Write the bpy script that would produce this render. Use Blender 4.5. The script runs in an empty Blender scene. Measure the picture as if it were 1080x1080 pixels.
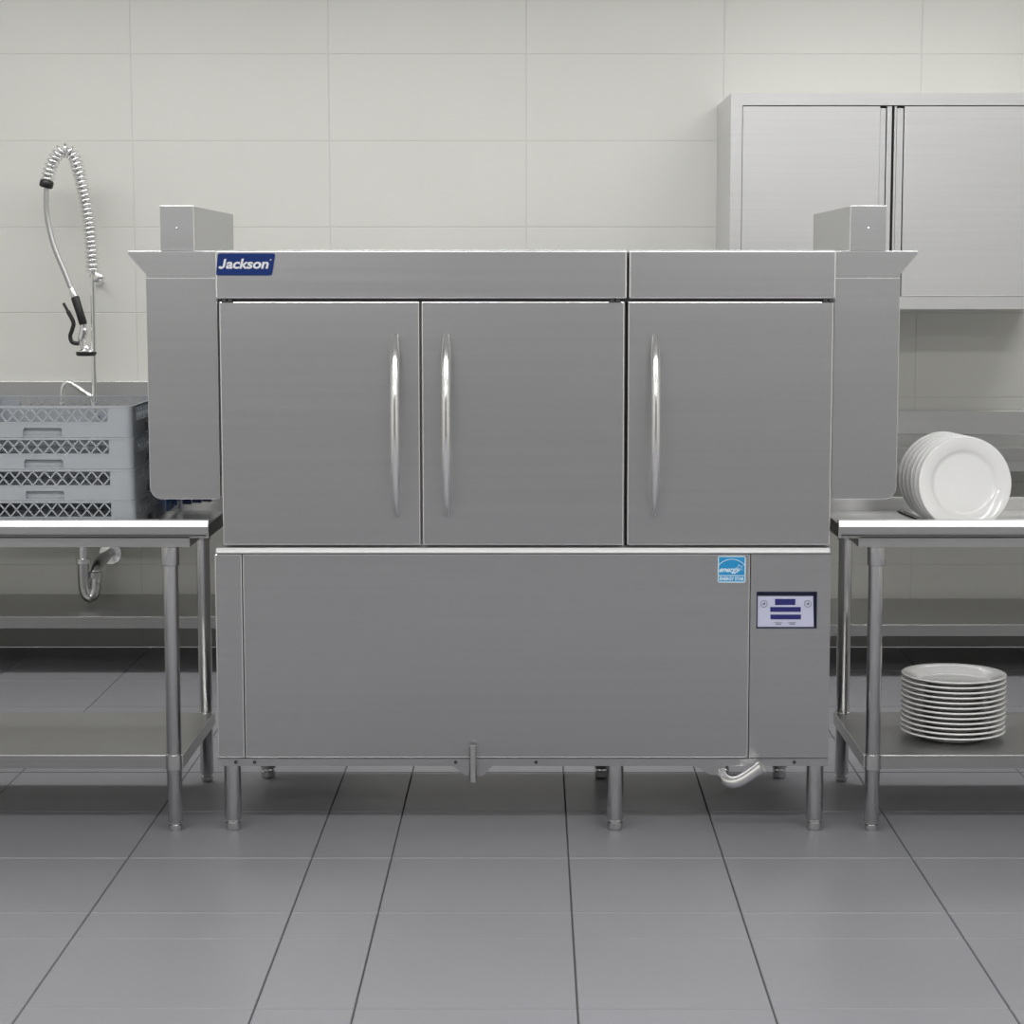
import bpy, bmesh, math, random
from mathutils import Vector, Matrix
random.seed(4)
S = bpy.context.scene
C = bpy.context.collection
PI = math.pi

# ------------------------------------------------------------------ camera
cam_d = bpy.data.cameras.new('camera')
cam = bpy.data.objects.new('camera', cam_d); C.objects.link(cam)
cam.location = (0.023, -5.6817, 1.5401)
cam.rotation_euler = (PI/2 - math.atan(249/2200), 0, 0)
cam_d.sensor_width = 36.0
cam_d.sensor_fit = 'HORIZONTAL'
cam_d.lens = 2200/1080*36.0
cam_d.shift_x = -23/1080
cam_d.clip_end = 60
S.camera = cam

# ------------------------------------------------------------------ world, lamps, exposure
w = bpy.data.worlds.new('world'); S.world = w; w.use_nodes = True
w.node_tree.nodes['Background'].inputs[0].default_value = (0.95, 0.97, 1.0, 1)
w.node_tree.nodes['Background'].inputs[1].default_value = 0.5
S.view_settings.view_transform = 'Standard'
S.view_settings.look = 'None'
S.view_settings.exposure = -0.09
S.view_settings.gamma = 1.0
S.view_settings.use_curve_mapping = False
CEIL = 3.05
LIGHTS = [  # x, y, size x, size y, watts
    (-2.05, 1.5, 1.9, 0.45, 26.5), (0.0, 1.5, 1.9, 0.45, 26.5), (2.05, 1.5, 1.9, 0.45, 26.5),
    (-1.55, -2.8, 2.8, 0.4, 60), (1.55, -2.8, 2.8, 0.4, 60),
    (-1.6, -5.6, 1.2, 0.6, 60), (1.6, -5.6, 1.2, 0.6, 60)]
for i, (x, y, sx, sy, wt) in enumerate(LIGHTS):
    ld = bpy.data.lights.new('ceiling_lamp', 'AREA'); ld.shape = 'RECTANGLE'
    ld.size = sx; ld.size_y = sy; ld.energy = wt; ld.color = (1.0, 0.992, 0.98)
    lo = bpy.data.objects.new('ceiling_lamp', ld); C.objects.link(lo)
    lo.location = (x, y, CEIL - 0.035)

# ------------------------------------------------------------------ materials
def mat(name, col, rough=0.5, metal=0.0, spec=0.5, coat=0.0):
    m = bpy.data.materials.new(name); m.use_nodes = True
    b = m.node_tree.nodes['Principled BSDF']
    b.inputs['Base Color'].default_value = (*col, 1)
    b.inputs['Roughness'].default_value = rough
    b.inputs['Metallic'].default_value = metal
    b.inputs['Specular IOR Level'].default_value = spec
    b.inputs['Coat Weight'].default_value = coat
    return m

def vary(m, scale, c0, c1, rough=None, detail=3.0, bump=0.0):
    """noise-driven colour (c0..c1) and roughness on a material"""
    nt = m.node_tree; b = nt.nodes['Principled BSDF']
    tc = nt.nodes.new('ShaderNodeTexCoord'); mp = nt.nodes.new('ShaderNodeMapping')
    mp.inputs['Scale'].default_value = scale
    nz = nt.nodes.new('ShaderNodeTexNoise'); nz.inputs['Detail'].default_value = detail
    nz.inputs['Scale'].default_value = 1.0
    nt.links.new(tc.outputs['Object'], mp.inputs[0]); nt.links.new(mp.outputs[0], nz.inputs['Vector'])
    cr = nt.nodes.new('ShaderNodeValToRGB')
    cr.color_ramp.elements[0].position = 0.3; cr.color_ramp.elements[1].position = 0.7
    cr.color_ramp.elements[0].color = (*c0, 1); cr.color_ramp.elements[1].color = (*c1, 1)
    nt.links.new(nz.outputs[0], cr.inputs[0]); nt.links.new(cr.outputs[0], b.inputs['Base Color'])
    if rough:
        mr = nt.nodes.new('ShaderNodeMapRange')
        mr.inputs['To Min'].default_value = rough[0]; mr.inputs['To Max'].default_value = rough[1]
        nt.links.new(nz.outputs[0], mr.inputs['Value']); nt.links.new(mr.outputs[0], b.inputs['Roughness'])
    if bump:
        bp = nt.nodes.new('ShaderNodeBump'); bp.inputs['Strength'].default_value = bump
        bp.inputs['Distance'].default_value = 0.001
        nt.links.new(nz.outputs[0], bp.inputs['Height']); nt.links.new(bp.outputs[0], b.inputs['Normal'])
    return m

steel = vary(mat('brushed_steel', (.5,.5,.5), .34, 1.0), (1.5, 1.5, 90), (.500,.502,.508), (.518,.520,.526), (.31, .35))
steel_v = vary(mat('brushed_steel_vertical', (.5,.5,.5), .34, 1.0), (260, 260, 2), (.48,.48,.475), (.53,.53,.525), (.27, .36))
steel_dk = vary(mat('steel_underside', (.42,.42,.41), .4, 1.0), (3, 3, 3), (.38,.38,.375), (.43,.43,.42), (.36, .44))
steel_top = vary(mat('steel_worktop', (.55,.55,.54), .25, 1.0), (2, 160, 160), (.42,.42,.415), (.46,.46,.455), (.30, .38))
rim_m = mat('rim_highlight_steel', (.85,.85,.85), .5, 1.0)  # paler steel: highlight along table rims and ledge is put into the colour
steel_bt = mat('edge_highlight_steel', (.95,.95,.95), .26, 1.0)  # near-white steel for bevels, painting bright edge highlights into the colour
cab_m = vary(mat('cabinet_steel', (.62,.62,.62), .4, 1.0), (2, 2, 120), (.71,.71,.715), (.74,.74,.745), (.34, .39))
chrome = mat('chrome', (.88,.88,.88), .16, 1.0)
tube_m = vary(mat('satin_tube_steel', (.6,.6,.6), .25, 1.0), (40, 40, 3), (.60,.60,.60), (.64,.64,.64), (.14, .18))
black = mat('black_rubber', (.012,.012,.013), .35)
dark = mat('dark_gap', (.045,.045,.045), .7)
screw_m = mat('dark_screw', (.12,.12,.12), .35, 1.0)
rack_m = vary(mat('grey_rack_plastic', (.3,.32,.34), .45), (6,6,6), (.425,.45,.48), (.45,.475,.505), (.4,.5))
china = mat('white_china', (.93,.93,.925), .12, 0, .5, .3)
china_d = china
blue_cur = mat('blue_curtain_vinyl', (.01,.13,.42), .3)
shaded_cur = mat('shaded_curtain_vinyl', (.008,.025,.12), .3)  # darker copy of the curtain blue, shade inside the hood put into it
badge_b = mat('badge_blue', (.006,.032,.185), .45, 0, .25)
white_p = mat('white_print', (.88,.88,.9), .5)
sticker_b = mat('sticker_cyan', (.015,.30,.62), .4)
sticker_w = mat('sticker_pale_line', (.72,.86,.93), .5)
lav = mat('pale_lavender_panel', (.60,.61,.78), .35)
navy = mat('navy_display', (.025,.025,.17), .25)
frame_n = mat('panel_frame_navy', (.02,.022,.07), .4)
print_g = mat('grey_print', (.16,.16,.22), .5)
floor_t = vary(mat('grey_floor_tile', (.14,.14,.15), .4, 0, .35), (1.3,1.3,1.3), (.262,.261,.282), (.280,.279,.302), (.30,.38))
grout_f = mat('dark_floor_grout', (.07,.07,.075), .8)
wall_t = vary(mat('cream_wall_tile', (.7,.7,.67), .3), (.9,.9,.9), (.655,.655,.620), (.695,.695,.660), (.30,.38))
grout_w = mat('wall_grout', (.62,.62,.595), .8)
ceil_m = mat('white_ceiling', (.8,.8,.79), .9)
far_m = mat('plain_wall_paint', (.26,.26,.26), .8)
glow_m = mat('lamp_diffuser', (.8,.8,.8), .5)
glow_m.node_tree.nodes['Principled BSDF'].inputs['Emission Color'].default_value = (1, .99, .97, 1)
glow_m.node_tree.nodes['Principled BSDF'].inputs['Emission Strength'].default_value = 1.0
emit_frame = mat('lamp_frame_white', (.8,.8,.8), .5)

# ------------------------------------------------------------------ mesh helpers
BEV = 1      # bevelled corners of sheet steel take the second slot, a paler steel with the edge highlight in it
def box(bm, x0, x1, y0, y1, z0, z1, bev=0.0, seg=2, mi=0):
    vs = [bm.verts.new(p) for p in ((x0,y0,z0),(x1,y0,z0),(x1,y1,z0),(x0,y1,z0),(x0,y0,z1),(x1,y0,z1),(x1,y1,z1),(x0,y1,z1))]
    fs = [bm.faces.new([vs[i] for i in q]) for q in ((3,2,1,0),(4,5,6,7),(0,1,5,4),(1,2,6,5),(2,3,7,6),(3,0,4,7))]
    for f in fs: f.material_index = mi
    if bev:
        es = list({e for f in fs for e in f.edges})
        r = bmesh.ops.bevel(bm, geom=es, offset=bev, segments=seg, affect='EDGES', profile=0.5, material=BEV)
    return bm

def prism(bm, poly, a0, a1, axis='y', mi=0, bev=0.0):
    """poly of 2-D points extruded along axis: y -> (x,z) ; x -> (y,z) ; z -> (x,y)"""
    def P(p, a):
        return {'y': (p[0], a, p[1]), 'x': (a, p[0], p[1]), 'z': (p[0], p[1], a)}[axis]
    A = [bm.verts.new(P(p, a0)) for p in poly]; B = [bm.verts.new(P(p, a1)) for p in poly]
    fs = [bm.faces.new(A), bm.faces.new(B[::-1])]
    n = len(poly)
    for i in range(n):
        fs.append(bm.faces.new([A[i], B[i], B[(i+1) % n], A[(i+1) % n]]))
    for f in fs: f.material_index = mi
    bmesh.ops.recalc_face_normals(bm, faces=fs)
    if bev:
        es = list({e for f in fs for e in f.edges})
        bmesh.ops.bevel(bm, geom=es, offset=bev, segments=2, affect='EDGES', profile=0.5, material=BEV)
    return bm

def tube(bm, pts, r, sides=12, caps=True, mi=0):
    """swept tube; r is a number or one radius per point"""
    pts = [Vector(p) for p in pts]; n = len(pts)
    rs = r if isinstance(r, (list, tuple)) else [r]*n
    rings = []; up = None
    for i, p in enumerate(pts):
        t = (pts[min(i+1, n-1)] - pts[max(i-1, 0)]).normalized()
        if up is None:
            up = Vector((0, 0, 1)) if abs(t.z) < 0.9 else Vector((0, 1, 0))
        up = (up - t*up.dot(t)).normalized()
        sd = t.cross(up)
        rings.append([bm.verts.new(p + (up*math.cos(2*PI*k/sides) + sd*math.sin(2*PI*k/sides))*rs[i]) for k in range(sides)])
    fs = []
    for a, b in zip(rings, rings[1:]):
        for k in range(sides):
            f = bm.faces.new([a[k], a[(k+1) % sides], b[(k+1) % sides], b[k]]); f.smooth = True; fs.append(f)
    if caps:
        fs.append(bm.faces.new(rings[0][::-1])); fs.append(bm.faces.new(rings[-1]))
    for f in fs: f.material_index = mi
    bmesh.ops.recalc_face_normals(bm, faces=fs)
    return bm

def lathe(bm, prof, seg=48, axis='z', org=(0,0,0), smooth=True, closed=False):
    """prof: (radius, height) list, turned round the axis"""
    org = Vector(org); rings = []
    def P(r, h, a):
        c, s = math.cos(a)*r, math.sin(a)*r
        return org + Vector({'z': (c, s, h), 'y': (c, h, s), 'x': (h, c, s)}[axis])
    for r, h in prof:
        rings.append([bm.verts.new(P(r, h, 2*PI*k/seg)) for k in range(seg)] if r > 1e-6 else [bm.verts.new(P(0, h, 0))])
    fs = []
    pairs = list(zip(rings, rings[1:])) + ([(rings[-1], rings[0])] if closed else [])
    for a, b in pairs:
        if len(a) == 1 and len(b) == 1: continue
        for k in range(seg):
            k2 = (k+1) % seg
            vs = [a[k % len(a)], a[k2 % len(a)], b[k2 % len(b)], b[k % len(b)]]
            vs = list(dict.fromkeys(vs))
            f = bm.faces.new(vs); f.smooth = smooth; fs.append(f)
    bmesh.ops.recalc_face_normals(bm, faces=fs)
    return bm

def smooth_path(pts, n=8):
    """Catmull-Rom through the points"""
    P = [Vector(p) for p in pts]; P = [2*P[0]-P[1]] + P + [2*P[-1]-P[-2]]
    out = []
    for i in range(1, len(P)-2):
        a, b, c, d = P[i-1], P[i], P[i+1], P[i+2]
        for k in range(n):
            t = k/n
            out.append(0.5*((2*b) + (c-a)*t + (2*a-5*b+4*c-d)*t*t + (3*b-a-3*c+d)*t**3))
    out.append(P[-2]); return out

def obj(name, bm, m, parent=None, loc=None):
    for e in bm.edges:
        if len(e.link_faces) == 2 and e.calc_face_angle(0) > .9: e.smooth = False
    me = bpy.data.meshes.new(name); bm.to_mesh(me); bm.free()
    ml = list(m) if isinstance(m, (list, tuple)) else [m, steel_bt if m in (steel, steel_top, steel_dk, cab_m) else m]
    for mm in ml: me.materials.append(mm)
    o = bpy.data.objects.new(name, me); C.objects.link(o)
    if parent is not None:
        o.parent = parent
        p = parent; off = Vector((0,0,0))
        while p is not None: off += p.location; p = p.parent
        me.transform(Matrix.Translation(-off))       # geometry is written in room coordinates
    elif loc is not None:
        me.transform(Matrix.Translation(-Vector(loc))); o.location = loc
    return o

def thing(name, label, cat, loc=(0,0,0), group=None):
    o = bpy.data.objects.new(name, None); C.objects.link(o); o.location = loc
    o.empty_display_size = 0.1
    o['label'] = label; o['category'] = cat
    if group: o['group'] = group
    return o

def tag(o, label, cat, group=None):
    o['label'] = label; o['category'] = cat
    if group: o['group'] = group
    return o

def struct(name, bm, m):
    o = obj(name, bm, m); o['kind'] = 'structure'; return o

def BM(): return bmesh.new()

def text(name, body, size, loc, m, parent, shear=0.0, bold=0.0, depth=0.0004, sx=1.0, align='CENTER', base='CENTER'):
    cu = bpy.data.curves.new(name, 'FONT'); cu.body = body; cu.size = size; cu.shear = shear
    cu.offset = bold; cu.extrude = depth; cu.align_x = align; cu.align_y = base; cu.resolution_u = 4
    t = bpy.data.objects.new(name, cu); C.objects.link(t)
    bpy.context.view_layer.update()
    me = bpy.data.meshes.new_from_object(t.evaluated_get(bpy.context.evaluated_depsgraph_get()))
    bpy.data.objects.remove(t)
    me.transform(Matrix.Translation(Vector(loc)) @ Matrix.Rotation(PI/2, 4, 'X') @ Matrix.Diagonal((sx, 1, 1, 1)))
    me.materials.clear(); me.materials.append(m)
    o = bpy.data.objects.new(name, me); C.objects.link(o); o.parent = parent
    p = parent; off = Vector((0,0,0))
    while p is not None: off += p.location; p = p.parent
    me.transform(Matrix.Translation(-off))
    return o

# ================================================================== the room
RX, RY0, RY1 = 3.3, -7.6, 2.91
# floor: tiles with open joints over a grout bed
cols = [-3.02, -2.54, -2.055, -1.577, -1.058, -.568, -.356, .1155, .528, 1.03, 1.54, 2.03, 2.24, 2.72, 3.2]
rows = [2.39, 2.18, 1.70, 1.2, .70, .218, -.267, -.749, -.947, -1.417]
y = -1.417
while y > RY0 + .5:
    for st in (.482, .482, .2, .473):
        y -= st
        if y > RY0 + .1: rows.append(y)
xs = [-RX] + cols + [RX]; ys = sorted([RY0] + rows + [RY1])
bm = BM(); g = .0015
for i in range(len(xs)-1):
    for j in range(len(ys)-1):
        x0, x1, y0, y1 = xs[i]+g, xs[i+1]-g, ys[j]+.0028, ys[j+1]-.0028
        if x1-x0 < .01 or y1-y0 < .01: continue
        e = .0015
        lo = [bm.verts.new(p) for p in ((x0,y0,-.003),(x1,y0,-.003),(x1,y1,-.003),(x0,y1,-.003))]
        hi = [bm.verts.new(p) for p in ((x0+e,y0+e,0),(x1-e,y0+e,0),(x1-e,y1-e,0),(x0+e,y1-e,0))]
        bm.faces.new(hi)
        for k in range(4): bm.faces.new([lo[k], lo[(k+1)%4], hi[(k+1)%4], hi[k]])
box(bm, -RX, RX, RY0, RY1, -.06, -.003, mi=1)
struct('floor', bm, [floor_t, grout_f])

def tiled_wall(name, u0, u1, us, put):
    """tiles from u0..u1 along the wall, 0..CEIL high; put(u, v, depth) -> point"""
    bm = BM(); g = .0015
    vs_ = [0.0]; 
    while vs_[-1] + .3475 < CEIL: vs_.append(vs_[-1] + .3475)
    vs_.append(CEIL)
    us_ = [u0] + [u for u in us if u0 + .02 < u < u1 - .02] + [u1]
    for i in range(len(us_)-1):
        for j in range(len(vs_)-1):
            a, b, c, d = us_[i]+g, us_[i+1]-g, vs_[j]+g, vs_[j+1]-g
            lo = [bm.verts.new(put(*p)) for p in ((a,c,.0015),(b,c,.0015),(b,d,.0015),(a,d,.0015))]
            e = .001
            hi = [bm.verts.new(put(*p)) for p in ((a+e,c+e,0),(b-e,c+e,0),(b-e,d-e,0),(a+e,d-e,0))]
            bm.faces.new(hi)
            for k in range(4): bm.faces.new([lo[k], lo[(k+1)%4], hi[(k+1)%4], hi[k]])
    n = [bm.verts.new(put(*p)) for p in ((u0,0,.0015),(u1,0,.0015),(u1,CEIL,.0015),(u0,CEIL,.0015))]
    m_ = [bm.verts.new(put(*p)) for p in ((u0,0,.1),(u1,0,.1),(u1,CEIL,.1),(u0,CEIL,.1))]
    f = bm.faces.new(n); f.material_index = 1
    f = bm.faces.new(m_); f.material_index = 1
    for k in range(4):
        f = bm.faces.new([n[k], n[(k+1)%4], m_[(k+1)%4], m_[k]]); f.material_index = 1
    return struct(name, bm, [wall_t, grout_w])
tiled_wall('wall_back', -RX, RX, [-.008 + .8*k for k in range(-4, 5)], lambda u, v, d: (u, RY1+d, v))
tiled_wall('wall_left', RY0, RY1, [RY1 - .4 - .8*k for k in range(14)][::-1], lambda u, v, d: (-RX-d, u, v))
tiled_wall('wall_right', RY0, RY1, [RY1 - .4 - .8*k for k in range(14)][::-1], lambda u, v, d: (RX+d, u, v))
bm = BM(); box(bm, -RX, RX, RY0-.1, RY0, 0, CEIL); struct('wall_front', bm, far_m)
bm = BM(); box(bm, -RX, RX, RY0, RY1, CEIL, CEIL+.08); struct('ceiling', bm, ceil_m)

# ================================================================== the dish machine
M = thing('conveyor_dishwasher', 'large stainless steel conveyor dishwasher with three tall doors, between the two side tables', 'dishwasher', (0, .35, 0))
# hidden carcass behind the doors and panels
bm = BM()
box(bm, -.822, .272, .028, .745, .80, 1.60)
box(bm, .286, .828, .028, .745, .80, 1.60)
box(bm, -.848, .834, .022, .745, .212, .792)
obj('cabinet_body', bm, steel_dk, M)
bm = BM(); box(bm, .262, .290, .045, .70, .80, 1.59); obj('centre_gap', bm, mat('grey_gap_strip', (.10,.10,.10), .5), M)
# header strips
for x0, x1 in ((-.838, .2750), (.2800, .840)):
    bm = BM(); box(bm, x0, x1, -.012, .745, 1.4785, 1.609, bev=.0048, seg=3)
    obj('header_panel', bm, steel, M)
bm = BM(); box(bm, -.826, .83, .004, .03, 1.470, 1.482); obj('header_gap', bm, dark, M)
# doors
def door(x0, x1, hx, hang):
    bm = BM(); box(bm, x0, x1, -.004, .026, .806, 1.4715, bev=.0032, seg=3)
    d = obj('door', bm, steel, M)
    bm = BM()
    pts = []; n = 28
    for k in range(n+1):
        t = k/n; z = .892 + .488*t
        pts.append((hx, -.012 - .058*math.sin(PI*t)**.75, z))
    rad = [.0132*(.65+.35*min(1, math.sin(PI*k/n)*3.2)) for k in range(n+1)]
    tube(bm, pts, rad, 16)
    for z in (.915, 1.357): tube(bm, [(hx, -.004, z), (hx, -.030, z)], .008, 12)
    obj('handle', bm, chrome, d)
    for hz in (1.475,):
        bm = BM()
        tube(bm, [(hang, -.010, hz), (hang, .012, hz)], .0055, 12)
        tube(bm, [(hang + .016, -.010, hz), (hang + .016, .012, hz)], .0055, 12)
        box(bm, hang-.008, hang+.024, -.004, .02, hz-.007, hz-.003)
        obj('hinge', bm, screw_m, d)
    return d
door(-.830, -.2875, -.352, -.815)
door(-.2815, .2690, -.214, .235)
door(.2785, .836, .352, .812)
# drip ledge under the doors, its highlight put into a pale steel colour
bm = BM()
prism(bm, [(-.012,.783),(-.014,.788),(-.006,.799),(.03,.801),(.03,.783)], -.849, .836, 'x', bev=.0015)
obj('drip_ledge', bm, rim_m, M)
# lower front panels
bm = BM(); box(bm, -.854, -.7795, -.003, .021, .210, .781, bev=.003); obj('end_panel', bm, steel, M)
bm = BM(); box(bm, -.7775, .6175, -.003, .021, .210, .781, bev=.003); obj('front_panel', bm, steel, M)
bm = BM()
PX0, PX1, PZ0, PZ1 = .636, .803, .574, .677
for a in ((.6195, PX0, .210, .781), (PX1, .840, .210, .781), (PX0, PX1, .210, PZ0), (PX0, PX1, PZ1, .781)):
    box(bm, a[0], a[1], -.003, .021, a[2], a[3])
bmesh.ops.remove_doubles(bm, verts=bm.verts, dist=.0001)
obj('control_cover', bm, steel, M)
bm = BM(); box(bm, -.854, .840, -.006, .74, .188, .2085); obj('base_rail', bm, steel, M)
for x in (-.804, -.752, -.194, .029, .746):
    bm = BM(); tube(bm, [(x, -.0085, .199), (x, -.005, .199)], .0050, 12)
    obj('screw', bm, screw_m, M)
# control panel in its recess
bm = BM()
t_ = .0025
box(bm, PX0-.001, PX1+.001, .012, .0205, PZ0-.001, PZ1+.001)
for a in ((PX0, PX0+t_, PZ0, PZ1), (PX1-t_, PX1, PZ0, PZ1), (PX0, PX1, PZ0, PZ0+t_), (PX0, PX1, PZ1-t_, PZ1)):
    box(bm, a[0], a[1], -.0035, .02, a[2], a[3])
cp = obj('control_panel', bm, frame_n, M)
cp['label'] = 'recessed control panel with pale face and navy display bars'
bm = BM()
prism(bm, [(PX0+.004, PZ0+.004), (PX1-.0075, PZ0+.004), (PX1-.011, PZ1-.014), (PX0+.0035, PZ1-.014)], .001, .012, 'y')
obj('panel_face', bm, lav, cp)
bm = BM(); cxp = .7155
for x0, x1, z0, z1 in ((cxp-.028, cxp+.028, .6395, .656), (cxp-.041, cxp+.043, .6205, .6335), (cxp-.040, cxp+.044, .5995, .6125)):
    box(bm, x0, x1, -.0005, .0015, z0, z1)
obj('display_bar', bm, navy, cp)
for bx_ in (.657, .778):
    bm = BM()
    lathe(bm, [(.0098, -.0004), (.0098, .0012), (.0086, .0012), (.0086, -.0004)], 28, 'y', (bx_, 0, .6425), closed=True)
    box(bm, bx_-.0035, bx_+.0035, -.0004, .0012, .640, .6435); box(bm, bx_, bx_+.003, -.0004, .0012, .6435, .6465)
    obj('button', bm, print_g, cp)
bm = BM()
for x0, n in ((.690, 6), (.728, 6)):
    box(bm, x0-.004, x0+.018, -.0002, .0012, .5905, .5915)
    for k in range(4): box(bm, x0+.0005+k*.0038, x0+.003+k*.0038, -.0002, .0012, .5845, .588)
obj('panel_print', bm, print_g, cp)
# energy sticker
sx0, sx1, sz0, sz1 = .5285, .605, .702, .776
bm = BM(); box(bm, sx0, sx1, -.0042, -.0028, sz0, sz1)
st = obj('energy_sticker', bm, sticker_b, M); st['label'] = 'small square bright blue energy rating sticker'
bm = BM(); b_ = .0028
for a in ((sx0, sx0+b_, sz0, sz1), (sx1-b_, sx1, sz0, sz1), (sx0, sx1, sz0, sz0+b_), (sx0, sx1, sz1-b_, sz1), (sx0, sx1, sz0+.0185, sz0+.0205)):
    box(bm, a[0], a[1], -.0048, -.0040, a[2], a[3])
cxs = (sx0+sx1)/2; R = .046; zc = sz1 - .009 - R
pts = []
for k in range(25):
    a = PI*(.5 - .305) + k/24*PI*.61
    pts.append((cxs + R*math.cos(a), -.0045, zc + R*math.sin(a)))
tube(bm, pts, .0010, 6)
# five-pointed star outline at the end of the script word
stp = []
for k in range(10):
    rr = .010 if k % 2 == 0 else .0045
    a = PI/2 + k*PI/5 + .25
    stp.append((sx1 - .0165 + rr*math.cos(a), sz0 + .041 + rr*math.sin(a)))
star = [(p[0], -.0045, p[1]) for p in stp]; tube(bm, star + [star[0]], .0008, 6)
tube(bm, smooth_path([(sx0+.006, -.0045, sz0+.030), (sx0+.018, -.0045, sz0+.037), (sx0+.034, -.0045, sz0+.031), (sx0+.050, -.0045, sz0+.029), (sx0+.060, -.0045, sz0+.033)]), .0008, 6)
obj('sticker_lines', bm, sticker_w, st)
text('sticker_script', 'energy', .021, (sx0+.029, -.0042, sz0+.036), sticker_w, st, shear=.5, bold=.0004, sx=.95)
text('sticker_wording', 'ENERGY STAR', .0125, (cxs, -.0042, sz0+.0102), sticker_w, st, bold=.0004, sx=.84)
# maker's badge
bx0, bx1, bz0, bz1 = -.8355, -.674, 1.5415, 1.6005
sk = .010; rr = .007
def rpoly(pts, r, n=5):
    out = []
    m = len(pts)
    for i in range(m):
        p = Vector(pts[i]); a = (Vector(pts[i-1]) - p).normalized(); b = (Vector(pts[(i+1) % m]) - p).normalized()
        for k in range(n+1):
            t = k/n
            q = p + a*r*(1-t)**2 + b*r*t**2
            out.append((q.x, q.y))
    return out
bm = BM()
prism(bm, rpoly([(bx0, bz0), (bx1-sk, bz0), (bx1, bz1), (bx0+sk*.7, bz1)], rr), -.0155, -.0118, 'y')
bd = obj('badge', bm, badge_b, M); bd['label'] = 'dark blue slanted badge with white lettering'
text('badge_lettering', 'ackson', .0360, (-.8085, -.0157, 1.5605), white_p, bd, shear=.22, bold=.0011, sx=1.15, align='LEFT', base='BOTTOM_BASELINE')
# the capital J: a straight stem curling left at the foot, slanted
cl = [(0, .0250), (0, .0080)] + [(-.0062 + .0062*math.cos(a), .0080 + .0062*math.sin(a) - .0006) for a in [-k*PI/8 for k in range(1, 8)]]
w2 = .0030; Lf, Rt = [], []
for k in range(len(cl)):
    a, b = Vector(cl[max(k-1, 0)]), Vector(cl[min(k+1, len(cl)-1)])
    d = (b-a).normalized(); nn = Vector((-d.y, d.x)); p = Vector(cl[k])
    Lf.append(p + nn*w2); Rt.append(p - nn*w2)
pl = [(-.8145 + p.x + .22*p.y, 1.5605 + p.y) for p in Lf + Rt[::-1]]
bm = BM(); prism(bm, pl, -.0161, -.0156, 'y'); obj('badge_capital', bm, white_p, bd)
bm = BM(); lathe(bm, [(.0022, -.0162), (.0022, -.0155), (.0012, -.0155), (.0012, -.0162)], 16, 'y', (-.6865, 0, 1.5835), closed=True)
obj('registered_mark', bm, white_p, bd)
# legs
def mleg(x, y):
    bm = BM(); lathe(bm, [(0, .19), (.0235, .19), (.0235, .034), (.0215, .031)], 32, 'z', (x, y, 0))
    l = obj('leg', bm, tube_m, M)
    bm = BM(); lathe(bm, [(.0195, .034), (.0205, .026), (.0205, .024), (.022, .022), (.022, .006), (.019, 0), (0, 0)], 32, 'z', (x, y, 0))
    for f in bm.faces: f.smooth = False
    obj('foot', bm, tube_m, l)
for x, y in ((-.818, .024), (.250, .024), (.808, .024), (-.797, .63), (.233, .63), (.781, .63)): mleg(x, y)
# latch rod and its bracket under the front panel, drain spout at the right
bm = BM(); prism(bm, [(-.205, .190), (-.165, .160), (-.120, .160), (-.088, .190)], -.004, .0, 'y'); obj('bracket', bm, steel, M)
bm = BM(); tube(bm, [(-.1455, -.026, .148), (-.1455, -.026, .250)], .0105, 20)
box(bm, -.150, -.141, -.024, -.001, .168, .186)
obj('drain_lever', bm, tube_m, M)
bm = BM(); prism(bm, [(.468, .190), (.515, .162), (.555, .162), (.555, .190)], -.004, .0, 'y'); obj('bracket', bm, steel, M)
bm = BM()
pp = smooth_path([(.548, .02, .178), (.552, -.012, .156), (.572, -.032, .149), (.600, -.045, .160), (.650, -.060, .199)], 8)
tube(bm, pp, .0165, 24)
e = Vector(pp[-1]); dd = (Vector(pp[-1])-Vector(pp[-2])).normalized()
tube(bm, [e - dd*.010, e + dd*.001], .0185, 24)
e = Vector(pp[2]); tube(bm, [pp[1], pp[4]], .019, 24)
obj('drain_spout', bm, chrome, M)

# side hoods with flared top lip
def hood(sgn):
    mx = lambda v: v*sgn
    inner, edge, lip = (.8385, 1.032, 1.080) if sgn < 0 else (.8405, 1.019, 1.066)
    zb = .930
    y0, y1 = .020, .735
    def pan(ya, yb, name):
        bm = BM(); r = .032
        pl = [(mx(inner), zb), (mx(inner), 1.5342), (mx(edge), 1.5342)]
        for k in range(7):
            a = k/6*PI/2
            pl.append((mx(edge - r + r*math.cos(a)), zb + r - r*math.sin(a)))
        if sgn < 0: pl = pl[::-1]
        prism(bm, pl, ya, yb, 'y', bev=.0015)
        return obj(name, bm, steel, H)
    H = M
    pan(y0, y0+.014, 'hood_panel'); pan(y1-.014, y1, 'hood_panel')
    bm = BM()
    prism(bm, [(mx(inner), 1.534), (mx(edge), 1.534), (mx(edge), 1.545), (mx(lip), 1.600), (mx(lip), 1.607), (mx(inner), 1.607)][::-1 if sgn < 0 else 1], y0, y1, 'y', bev=.0018)
    obj('hood_top', bm, steel, H)
    # exhaust box standing on the hood
    bx = (-.996, -.902) if sgn < 0 else (.884, .984)
    bm = BM(); box(bm, bx[0], bx[1], .05, .80, 1.6075, 1.730, bev=.002)
    eb = obj('exhaust_box', bm, steel, M)
    bm = BM(); lathe(bm, [(0, .046), (.003, .047), (.0035, .0505)], 14, 'y', ((bx[0]+bx[1])/2, 0, 1.669)); obj('rivet', bm, chrome, eb)
hood(-1); hood(1)
bm = BM()
for k in range(5): box(bm, -1.060, -1.056, .425+k*.035, .457+k*.035, .850, 1.52)
c_ = obj('splash_curtain', bm, blue_cur, M); c_['label'] = 'blue plastic strips showing beneath the hood'
bm = BM()
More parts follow.
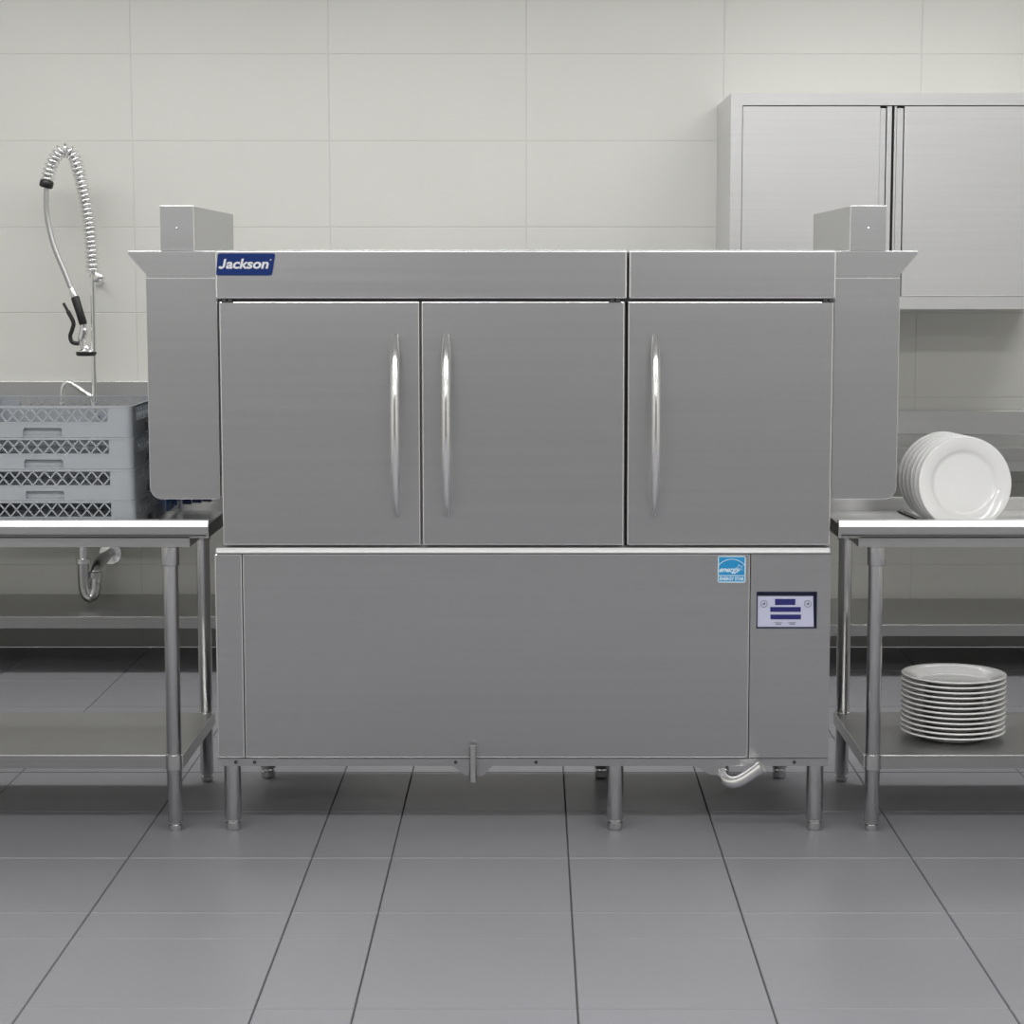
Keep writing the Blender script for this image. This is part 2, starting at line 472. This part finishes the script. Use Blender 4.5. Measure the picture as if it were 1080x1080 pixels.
for k in range(3): box(bm, -1.045+k*.03, -1.018+k*.03, .62, .624, .852+k*.004, 1.52)
obj('splash_curtain', bm, shaded_cur, M)  # navy flaps stand for the shade behind the blue strips

# ================================================================== front side tables
def side_table(sgn, label, xi, xo, leg_x, ap_x):
    """xi: end beside the machine, xo: far end"""
    T = thing('dish_table', label, 'table', (sgn*1.5, .31, 0), 'steel dish tables beside the machine')
    a, b = sorted((xi, xo))
    bm = BM()
    box(bm, a+.004, b-.004, .0, .64, .825, .831)                                    # sunken surface
    o = obj('tabletop', bm, steel_top, T)
    bm = BM()
    prism(bm, [(-.034, .8425), (-.034, .8600), (-.0262, .8765), (.004, .8765), (.012, .868), (.016, .831), (.012, .829), (.006, .832), (.002, .8725), (-.0235, .8725), (-.030, .8585), (-.030, .8425)], a, b, 'x')
    bm.normal_update()
    for f in bm.faces: f.material_index = 1 if abs(f.normal.y) < .97 else 0  # sloped faces get the pale highlight colour, upright hem stays plain steel
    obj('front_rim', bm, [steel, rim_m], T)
    bm = BM()
    prism(bm, [(.628, .829), (.634, .866), (.650, .866), (.650, .838), (.655, .838), (.655, .870), (.631, .870), (.624, .829)], a, b, 'x', bev=.0008)
    obj('back_rim', bm, steel_top, T)
    # end rim beside the machine
    s = 1 if xi > xo else -1
    bm = BM(); box(bm, *sorted((xi, xi - s*.006)), -.026, .65, .829, .8665, bev=.001); obj('end_rim', bm, steel_top, T)
    bm = BM(); box(bm, *sorted((xo, xo + s*.006)), -.026, .65, .829, .8665, bev=.001); obj('end_rim', bm, steel_top, T)
    bm = BM()
    c, d = sorted((ap_x, xo + s*.056))
    box(bm, c, d, .0, .014, .800, .8285); box(bm, c, d, .59, .604, .800, .8285)
    box(bm, c, c+.014, .014, .59, .800, .8285); box(bm, d-.014, d, .014, .59, .800, .8285)
    obj('apron', bm, steel, T)
    far = xo + s*.115
    # lower shelf
    bm = BM()
    e0, e1 = sorted((leg_x + s*.026, far - s*.026))
    box(bm, e0+.002, e1-.002, .010, .585, .208, .214)
    box(bm, e0, e1, .004, .010, .178, .216, bev=.001); box(bm, e0, e1, .585, .591, .178, .2138)
    box(bm, e0, e0+.006, .010, .585, .178, .216, bev=.001); box(bm, e1-.006, e1, .010, .585, .178, .216, bev=.001)
    obj('lower_shelf', bm, steel_top, T)
    for lx in (leg_x, far):
        for ly in (.012, .582):
            bm = BM(); lathe(bm, [(0, .798), (.0205, .798), (.0205, .026), (.0185, .024)], 28, 'z', (lx, ly, 0))
            l = obj('leg', bm, tube_m, T)
            bm = BM(); lathe(bm, [(0, .7995), (.0245, .7995), (.0245, .752), (.0235, .748), (.0205, .747)], 28, 'z', (lx, ly, 0))
            obj('leg_socket', bm, tube_m, l)
            bm = BM(); lathe(bm, [(.0205, .219), (.0240, .2175), (.0240, .176), (.0205, .1745)], 28, 'z', (lx, ly, 0))
            obj('shelf_collar', bm, tube_m, l)
            bm = BM(); lathe(bm, [(.0170, .026), (.0170, .020), (.0190, .018), (.0190, .010), (.0165, 0), (0, 0)], 28, 'z', (lx, ly, 0))
            for f in bm.faces: f.smooth = False
            obj('foot', bm, tube_m, l)
    return T
side_table(-1, 'stainless steel dish table left of the dishwasher, carrying the grey racks', -.866, -2.35, -.978, -.922)
side_table(1, 'stainless steel dish table right of the dishwasher, with white plates on top and shelf', .856, 2.35, .966, .915)

# ================================================================== rear counters along the wall
def rear_counter(label, x0, x1, ztop, zsplash, yf, zsh, ysh, sink):
    T = thing('wall_counter', label, 'counter', ((x0+x1)/2, 2.5, 0))
    bm = BM()
    if sink:
        sx0_, sx1_, sy0_, sy1_ = sink
        for a in ((x0, sx0_, yf, 2.904), (sx1_, x1, yf, 2.904), (sx0_, sx1_, yf, sy0_), (sx0_, sx1_, sy1_, 2.904)):
            box(bm, *a, ztop-.006, ztop)
    else:
        box(bm, x0, x1, yf, 2.904, ztop-.006, ztop)
    box(bm, x0, x1, yf-.003, yf+.003, ztop-.047, ztop+.0005, bev=.001)
    obj('countertop', bm, steel_top, T)
    bm = BM(); box(bm, x0, x1, 2.880, 2.9095, ztop, zsplash, bev=.002); obj('backsplash', bm, steel, T)
    bm = BM(); box(bm, x0+.02, x1-.02, yf+.03, yf+.045, ztop-.094, ztop-.0065)
    box(bm, x0+.02, x1-.02, 2.86, 2.875, ztop-.094, ztop-.0065); obj('apron', bm, steel, T)
    bm = BM()
    box(bm, x0+.05, x1-.05, ysh, 2.88, zsh-.006, zsh); box(bm, x0+.05, x1-.05, ysh-.004, ysh+.002, zsh-.044, zsh+.0005, bev=.001)
    obj('lower_shelf', bm, steel_top, T)
    for lx in (x0+.06, x1-.06):
        for ly in (ysh+.03, 2.85):
            bm = BM(); lathe(bm, [(0, ztop-.02), (.0205, ztop-.02), (.0205, .03), (.017, .026), (.017, 0), (0, 0)], 24, 'z', (lx, ly, 0))
            obj('leg', bm, tube_m, T)
    if sink:
        bm = BM(); t = .004; zb = ztop-.25
        box(bm, sx0_, sx1_, sy0_, sy1_, zb, zb+t)
        box(bm, sx0_, sx0_+t, sy0_, sy1_, zb+t, ztop-.0065); box(bm, sx1_-t, sx1_, sy0_, sy1_, zb+t, ztop-.0065)
        box(bm, sx0_+t, sx1_-t, sy0_, sy0_+t, zb+t, ztop-.0065); box(bm, sx0_+t, sx1_-t, sy1_-t, sy1_, zb+t, ztop-.0065)
        obj('sink_bowl', bm, steel_dk, T)
        bm = BM()
        cx_, cy_ = -1.778, 2.58
        tube(bm, [(cx_, cy_, zb), (cx_, cy_, .404)], .0175, 20)
        lathe(bm, [(.0175, .420), (.030, .418), (.030, .398), (.0245, .395)], 24, 'z', (cx_, cy_, 0))
        obj('drain_tailpiece', bm, chrome, T)
        bm = BM()
        u = smooth_path([(cx_, cy_, .410), (cx_, cy_, .330), (cx_+.006, cy_, .280), (cx_+.024, cy_+.004, .262), (cx_+.042, cy_+.010, .285), (cx_+.046, cy_+.014, .330), (cx_+.046, cy_+.03, .372), (cx_+.046, cy_+.09, .392), (-1.733, 2.78, .396), (-1.734, 2.905, .396)], 7)
        tube(bm, u, .0225, 20)
        lathe(bm, [(.0225, .365), (.029, .362), (.029, .340), (.0225, .337)], 24, 'z', (cx_+.046, cy_+.014, 0))
        obj('drain_trap', bm, tube_m, T)
        bm = BM(); lathe(bm, [(.0225, 2.893), (.045, 2.896), (.048, 2.909), (.020, 2.909)], 28, 'y', (-1.734, 0, .396)); obj('wall_flange', bm, chrome, T)
    return T
rear_counter('steel sink counter along the back wall, behind the grey racks', -3.2, -.72, .892, 1.110, 2.223, .228, 2.30, (-2.15, -1.45, 2.33, 2.74))
rear_counter('low-backed steel counter along the back wall, under the wall cabinet', .80, 3.2, .892, .989, 2.223, .209, 2.233, None)

# ================================================================== wall cabinet
K = thing('wall_cabinet', 'brushed steel double-door cabinet hung high on the tiled wall', 'cabinet', (1.39, 2.62, 1.414))
kx0, kx1, kz0, kz1, ky = .768, 2.035, 1.414, 2.227, 2.320
bm = BM()
box(bm, kx0+.006, kx1-.006, ky+.037, 2.905, kz0+.006, kz1-.006)
obj('cabinet_body', bm, cab_m, K)
bm = BM()
for a in ((kx0, kx0+.043, kz0, kz1), (kx1-.043, kx1, kz0, kz1), (kx0+.043, kx1-.043, kz1-.046, kz1), (kx0+.043, kx1-.043, kz0, kz0+.047)):
    box(bm, a[0], a[1], ky, ky+.036, a[2], a[3])
obj('face_frame', bm, cab_m, K)
bm = BM()
box(bm, kx0, kx0+.004, ky+.0362, 2.909, kz0, kz1); box(bm, kx1-.004, kx1, ky+.0362, 2.909, kz0, kz1)
box(bm, kx0+.004, kx1-.004, ky+.0362, 2.909, kz1-.0045, kz1); box(bm, kx0+.004, kx1-.004, ky+.0362, 2.909, kz0, kz0+.0045)
obj('outer_shell', bm, cab_m, K)
bm = BM(); box(bm, kx0+.044, kx1-.044, ky+.030, ky+.0345, kz0+.048, kz1-.047); obj('door_recess', bm, dark, K)
dz0, dz1 = kz0+.0495, kz1-.0485
def cab_door(x0, x1, chan):
    bm = BM()
    if chan > 0: box(bm, x0, x1-.050, ky+.006, ky+.026, dz0, dz1, bev=.0015)
    else: box(bm, x0+.042, x1, ky+.006, ky+.026, dz0, dz1, bev=.0015)
    d = obj('door', bm, cab_m, K)
    bm = BM()
    if chan > 0:
        box(bm, x1-.0490, x1-.0275, ky+.012, ky+.026, dz0, dz1-.008, bev=.001)
        box(bm, x1-.0240, x1-.0060, ky+.006, ky+.026, dz0, dz1, bev=.001)
    else:
        box(bm, x0+.004, x0+.012, ky+.006, ky+.026, dz0, dz1, bev=.001)
        box(bm, x0+.014, x0+.0385, ky+.012, ky+.026, dz0, dz1-.008, bev=.001)
    obj('finger_pull', bm, cab_m, d)
cab_door(.813, 1.3835, 1)
cab_door(1.3835, kx1-.045, -1)

# ================================================================== grey dish racks
def ring(bm, x0, x1, y0, y1, z0, z1, r, t, skip_front=None):
    """rounded square ring wall, t thick; skip_front: (xa, xb) opening in every side's middle"""
    n = 5
    def outline(off):
        o = []
        for cx_, cy_, a0 in ((x1-r, y0+r, -PI/2), (x1-r, y1-r, 0), (x0+r, y1-r, PI/2), (x0+r, y0+r, PI)):
            for k in range(n+1):
                a = a0 + k/n*PI/2
                o.append((cx_ + (r-off)*math.cos(a), cy_ + (r-off)*math.sin(a)))
        return o
    A, B = outline(0), outline(t); m = len(A)
    va0 = [bm.verts.new((*p, z0)) for p in A]; va1 = [bm.verts.new((*p, z1)) for p in A]
    vb0 = [bm.verts.new((*p, z0)) for p in B]; vb1 = [bm.verts.new((*p, z1)) for p in B]
    for i in range(m):
        j = (i+1) % m
        for q, sm in (([va0[i], va0[j], va1[j], va1[i]], True), ([vb0[j], vb0[i], vb1[i], vb1[j]], True),
                      ([va1[i], va1[j], vb1[j], vb1[i]], False), ([va0[j], va0[i], vb0[i], vb0[j]], False)):
            f = bm.faces.new(q)
    return bm

RH = .0877
def make_rack():
    """a 0.5 m square open dish rack, centre of its base at the origin"""
    R_ = thing('dish_rack', '', 'rack', (0,0,0), 'grey dish racks stacked on the left table')
    h = .25
    bm = BM()
    ring(bm, -h, h, -h, h, .0812, .0875, .022, .007)           # top rim
    ring(bm, -h+.0015, h-.0015, -h+.0015, h-.0015, .0385, .0430, .021, .006)
    ring(bm, -h+.0065, h-.0065, -h+.0065, h-.0065, .0003, .005, .019, .004)
    # solid lower band with a hand notch in the middle of each side
    for k in range(4):
        rot = Matrix.Rotation(k*PI/2, 4, 'Z')
        b2 = BM()
        nx = .054
        prof = [(-h+.022, .0005), (-nx, .0005), (-nx, .0225), (-nx+.004, .0270), (nx-.004, .0270), (nx, .0225), (nx, .0005), (h-.022, .0005), (h-.022, .039), (-h+.022, .039)]
        prism(b2, prof, -h+.0025, -h+.0065, 'y')
        # end panels and corner wall beside the lattice
        box(b2, -h+.022, -.182, -h+.002, -h+.006, .0428, .0815); box(b2, .182, h-.022, -h+.002, -h+.006, .0428, .0815)
        for v in b2.verts: v.co = rot @ v.co
        me = bpy.data.meshes.new('tmp'); b2.to_mesh(me); b2.free(); bm.from_mesh(me); bpy.data.meshes.remove(me)
        b2 = BM(); n = 6; rc = .020; pl = []
        for q in range(n+1):
            a = -PI/2 + q/n*PI/2; pl.append((h-.022+rc*math.cos(a), -h+.022+rc*math.sin(a)))
        for q in range(n, -1, -1):
            a = -PI/2 + q/n*PI/2; pl.append((h-.022+(rc-.004)*math.cos(a), -h+.022+(rc-.004)*math.sin(a)))
        for z0, z1 in ((.0005, .039), (.0428, .0815)): prism(b2, pl, z0, z1, 'z')
        for v in b2.verts: v.co = rot @ v.co
        me = bpy.data.meshes.new('tmp'); b2.to_mesh(me); b2.free(); bm.from_mesh(me); bpy.data.meshes.remove(me)
    obj('frame', bm, rack_m, R_)
    for k in range(4):
        rot = Matrix.Rotation(k*PI/2, 4, 'Z')
        bm = BM(); z0, z1 = .0428, .0815; pt = .0327; L = .182
        def bar(a, b):
            a, b = Vector(a), Vector(b); d = (b-a).normalized(); nrm = Vector((-d.z, 0, d.x))*.0019
            pl = [a+nrm, b+nrm, b-nrm, a-nrm]
            prism(bm, [(p.x, p.z) for p in pl], -h+.0025, -h+.0065, 'y')
        k0 = -6
        for q in range(k0-1, 7):
            for dr in (1, -1):
                a = [q*pt, z0]; b = [(q+dr)*pt, z1]
                if dr == -1: a[0] += 0
                # clip to -L..L
                def clip(p, o):
                    x = max(-L, min(L, p[0]))
                    if x == p[0]: return p
                    t = (x - o[0])/(p[0] - o[0]); return [x, o[1] + (p[1]-o[1])*t]
                if (a[0] <= -L and b[0] <= -L) or (a[0] >= L and b[0] >= L): continue
                a2, b2_ = clip(a, b), clip(b, a)
                if abs(a2[0]-b2_[0]) < .002: continue
                bar((a2[0], 0, a2[1]), (b2_[0], 0, b2_[1]))
        for v in bm.verts: v.co = rot @ v.co
        obj('lattice_side', bm, rack_m, R_)
        bm = BM()
        box(bm, -.054, .054, -h+.018, -h+.021, .0008, .027); box(bm, -.056, -.053, -h+.0065, -h+.021, .0055, .028)
        box(bm, .053, .056, -h+.0065, -h+.021, .0055, .028); box(bm, -.054, .054, -h+.0065, -h+.021, .0268, .029)
        for v in bm.verts: v.co = rot @ v.co
        obj('hand_grip', bm, rack_m, R_)
    bm = BM(); n = 16
    for k in range(1, n):
        p = -h + .5*k/n
        box(bm, p-.0025, p+.0025, -h+.007, h-.007, .0008, .006); box(bm, -h+.007, h-.007, p-.0025, p+.0025, .0008, .006)
    obj('base_grid', bm, rack_m, R_)
    return R_

def dup(root, loc, label, rot=None):
    r = root.copy(); C.objects.link(r); r.location = loc; r['label'] = label
    if rot: r.rotation_euler = rot
    for ch in list(root.children):
        c = ch.copy(); C.objects.link(c); c.parent = r
        for g_ in list(ch.children):
            d = g_.copy(); C.objects.link(d); d.parent = c
    return r
rack = make_rack()
rack_labels = ['grey plastic dish rack at the bottom of the stack, resting on the steel table',
               'grey plastic lattice dish rack just above the bottom one of the stack',
               'grey plastic lattice dish rack directly beneath the topmost rack',
               'open grey plastic dish rack topmost of the stack, its empty inside visible']
for k, lb in enumerate(rack_labels):
    p = (-1.334 - .0012*k, .330, .8316 + k*(RH+.0001))
    if k == 0: rack.location = p; rack['label'] = lb
    else: dup(rack, p, lb)

# ================================================================== white plates
def plate_mesh(name, R_, hgt=.024):
    bm = BM(); k = R_
    lathe(bm, [(0, .0045), (k*.60, .0050), (k*.66, .0065), (k*.705, .0125), (k*.73, .0150), (k*.86, hgt-.0035), (k*.97, hgt), (k*.992, hgt-.0004), (k, hgt-.0022),
               (k*.985, hgt-.0048), (k*.86, hgt-.009), (k*.70, .0075), (k*.62, .0028), (k*.575, 0), (k*.545, 0), (k*.53, .0018), (0, .0020)], 96)
    me = bpy.data.meshes.new(name); bm.to_mesh(me); bm.free(); me.materials.append(china); return me
pm = plate_mesh('plate', .150, .027)
words = ['bottom', 'second from bottom', 'third from bottom', 'fourth from bottom', 'fifth from bottom', 'sixth from bottom',
         'sixth from top', 'fifth from top', 'fourth from top', 'third from top', 'second from top', 'topmost']
for k in range(12):
    o = bpy.data.objects.new('dinner_plate', pm); C.objects.link(o)
    o.location = (1.2345 + random.uniform(-.0008, .0008), .245 + random.uniform(-.0008, .0008), .2145 + k*.0147)
    lb = 'white china plate, %s of the flat pile of twelve on the lower shelf' % words[k]
    tag(o, lb, 'plate', 'plates piled flat on the lower shelf')
pm2 = plate_mesh('plate', .131, .022)
lw = ['foremost and wholly visible of the upright row', 'second from the front of the upright row', 'third from the front of the upright row',
      'third from the back of the upright row', 'second from the back of the upright row', 'rearmost of the upright row']
lean = math.radians(7)
for k in range(6):
    o = bpy.data.objects.new('dinner_plate', pm2); C.objects.link(o)
    # plate axis (local z) turned to face the camera, leaning back a little
    o.rotation_euler = (PI/2 - lean, 0, math.radians(4))
    o.location = (1.2160 - .0048*k, .088 + .036*k, .8360 + .131*math.cos(lean))
    tag(o, 'white china plate, %s on the right table' % lw[k], 'plate', 'plates standing upright on the right table')
# low wire stand holding the upright plates
PS = thing('plate_stand', 'low dark ribbed stand under the upright white plates on the right table', 'plate stand', (1.19, .31, .831))
for sx_ in (-.036, .036):
    bm = BM()
    for dx in (-.006, .006):
        tube(bm, [(1.218+sx_+dx, .045, .8345), (1.166+sx_+dx, .575, .8345)], .0030, 8)
    rl = obj('side_rail', bm, black, PS)
    bm = BM()
    for k in range(30):
        yb = .052 + .018*k; xc = 1.218 - .098*(yb-.045) + sx_
        tube(bm, [(xc-.010, yb-.004, .8350), (xc, yb+.001, .8385), (xc+.010, yb+.006, .8350)], .0022, 8)
    obj('rib', bm, screw_m, rl)
# ================================================================== pre-rinse faucet
FY = 2.70
F_ = thing('spray_faucet', 'chrome spring-hose spray faucet rising above the sink counter by the wall', 'faucet', (-1.742, FY+.06, .892))
def fp(x, z, y=FY): return (x, y, z)
bm = BM(); tube(bm, [fp(-1.742, .95), fp(-1.738, 1.56)], .0105, 16); obj('riser', bm, chrome, F_)
bm = BM(); lathe(bm, [(0, .893), (.032, .893), (.032, .905), (.022, .915), (.020, .99), (.012, 1.0), (0, 1.0)], 28, 'z', (-1.742, FY, 0))
tube(bm, [(-1.82, FY, .955), (-1.66, FY, .955)], .014, 16)
fb = obj('valve_body', bm, chrome, F_)
for x in (-1.825, -1.655):
    bm = BM(); tube(bm, [(x, FY, .955), (x, FY, .985)], .016, 16); tube(bm, [(x-.0, FY, .985), (x, FY-.06, .99)], .006, 10); obj('tap_handle', bm, chrome, fb)
bm = BM(); tube(bm, smooth_path([fp(-1.742, .985), fp(-1.755, 1.05), fp(-1.790, 1.080), fp(-1.822, 1.103), fp(-1.846, 1.114), fp(-1.864, 1.102), fp(-1.871, 1.070), fp(-1.872, 1.035)]), .0105, 12)
tube(bm, [fp(-1.872, 1.045), fp(-1.872, 1.028)], .0125, 12)
obj('spout', bm, chrome, F_)
bm = BM(); lathe(bm, [(0, FY-.030), (.012, FY-.029), (.022, FY-.018), (.0255, FY-.004), (.0225, FY+.008), (.010, FY+.018), (0, FY+.02)], 28, 'y', (-1.712, 0, 1.535))
tube(bm, [(-1.712, FY+.01, 1.535), (-1.752, 2.895, 1.520)], .008, 12); tube(bm, [(-1.752, 2.893, 1.520), (-1.753, 2.9095, 1.519)], .018, 20)
tube(bm, [fp(-1.750, 1.545), fp(-1.712, 1.545)], .010, 12)
obj('wall_bracket', bm, chrome, F_)
# spring over the hose arch
arch = smooth_path([fp(-1.738, 1.556), fp(-1.739, 1.62), fp(-1.747, 1.745), fp(-1.765, 1.870), fp(-1.792, 1.985), fp(-1.818, 2.030), fp(-1.845, 2.036), fp(-1.872, 2.010), fp(-1.896, 1.965), fp(-1.910, 1.915)], 10)
arch2 = arch + smooth_path([fp(-1.910, 1.915), fp(-1.915, 1.86), fp(-1.914, 1.775), fp(-1.892, 1.665), fp(-1.850, 1.555), fp(-1.822, 1.480)], 8)[1:]
bm = BM(); tube(bm, arch2, .0105, 14); obj('hose', bm, mat('braided_hose_steel', (.55,.55,.55), .3, 1.0), F_)
def helix(path, R0, turns, per=12):
    L = [0.0]
    for a, b in zip(path, path[1:]): L.append(L[-1] + (b-a).length)
    out = []; n = turns*per; T = L[-1]; i = 0
    for k in range(n+1):
        s = T*k/n
        while i < len(L)-2 and L[i+1] < s: i += 1
        t = (s-L[i])/(L[i+1]-L[i]); p = path[i].lerp(path[i+1], t); d = (path[i+1]-path[i]).normalized()
        u = Vector((0, 1, 0)); v = d.cross(u)
        a = 2*PI*k/per; out.append(p + (u*math.cos(a) + v*math.sin(a))*R0)
    return out
bm = BM(); tube(bm, helix(arch, .0240, 36, 16), .0056, 8); obj('spring', bm, chrome, F_)
bm = BM(); lathe(bm, [(0, 1.546), (.027, 1.548), (.027, 1.560), (0, 1.562)], 24, 'z', (-1.739, FY, 0)); obj('spring_collar', bm, chrome, F_)
bm = BM(); d = (arch[-1]-arch[-3]).normalized(); tube(bm, [arch[-1]-d*.004, arch[-1]+d*.003, arch[-1]+d*.022, arch[-1]+d*.028], [.022, .0275, .0275, .022], 24)
obj('spring_cap', bm, black, F_)
bm = BM(); g0, g1 = Vector(fp(-1.826, 1.492)), Vector(fp(-1.810, 1.448))
tube(bm, [g0, g0.lerp(g1, .5), g1], [.012, .0145, .013], 16)
obj('hose_coupling', bm, chrome, F_)
bm = BM(); a, b = Vector(fp(-1.812, 1.458)), Vector(fp(-1.779, 1.345)); tube(bm, [a, a.lerp(b,.05), a.lerp(b,.5), a.lerp(b,.93), b], [.014, .0175, .016, .0165, .013], 20)
obj('grip', bm, black, F_)
bm = BM(); tube(bm, smooth_path([fp(-1.780, 1.348), fp(-1.780, 1.320), fp(-1.787, 1.290), fp(-1.782, 1.262), fp(-1.776, 1.245)]), [.014]*6+[.017]*12+[.014]*15, 16)
lathe(bm, [(0, 1.262), (.012, 1.262), (.016, 1.250), (.034, 1.243), (.036, 1.236), (0, 1.234)], 28, 'z', (-1.772, FY, 0))
obj('spray_head', bm, chrome, F_)
bm = BM(); lathe(bm, [(0, 1.237), (.040, 1.239), (.042, 1.232), (.038, 1.222), (0, 1.220)], 28, 'z', (-1.771, FY, 0)); obj('spray_face', bm, black, F_)
bm = BM(); tube(bm, smooth_path([fp(-1.858, 1.432), fp(-1.840, 1.398), fp(-1.820, 1.355), fp(-1.826, 1.325), fp(-1.834, 1.300), fp(-1.826, 1.276), fp(-1.800, 1.270)]), [.006]*8+[.0085]*40+[.009]*1, 12)
obj('trigger_lever', bm, black, F_)

# ================================================================== ceiling lights (above the frame)
CL = ['above the spray faucet', 'behind and above the middle of the dishwasher', 'above the wall cabinet', 'in front of the dishwasher on the left',
      'in front of the dishwasher on the right', 'left one near the front wall', 'right one near the front wall']
for (x, y, sx, sy, wt), wh in zip(LIGHTS, CL):
    L_ = thing('ceiling_light', 'flat white ceiling light panel ' + wh, 'ceiling light', (x, y, CEIL), 'ceiling light panels')
    bm = BM(); t = .03
    for a in ((x-sx/2-t, x+sx/2+t, y-sy/2-t, y-sy/2), (x-sx/2-t, x+sx/2+t, y+sy/2, y+sy/2+t), (x-sx/2-t, x-sx/2, y-sy/2, y+sy/2), (x+sx/2, x+sx/2+t, y-sy/2, y+sy/2)):
        box(bm, *a, CEIL-.045, CEIL-.0005)
    obj('lamp_frame', bm, emit_frame, L_)
    bm = BM(); box(bm, x-sx/2, x+sx/2, y-sy/2, y+sy/2, CEIL-.030, CEIL-.0005); obj('diffuser', bm, glow_m, L_)
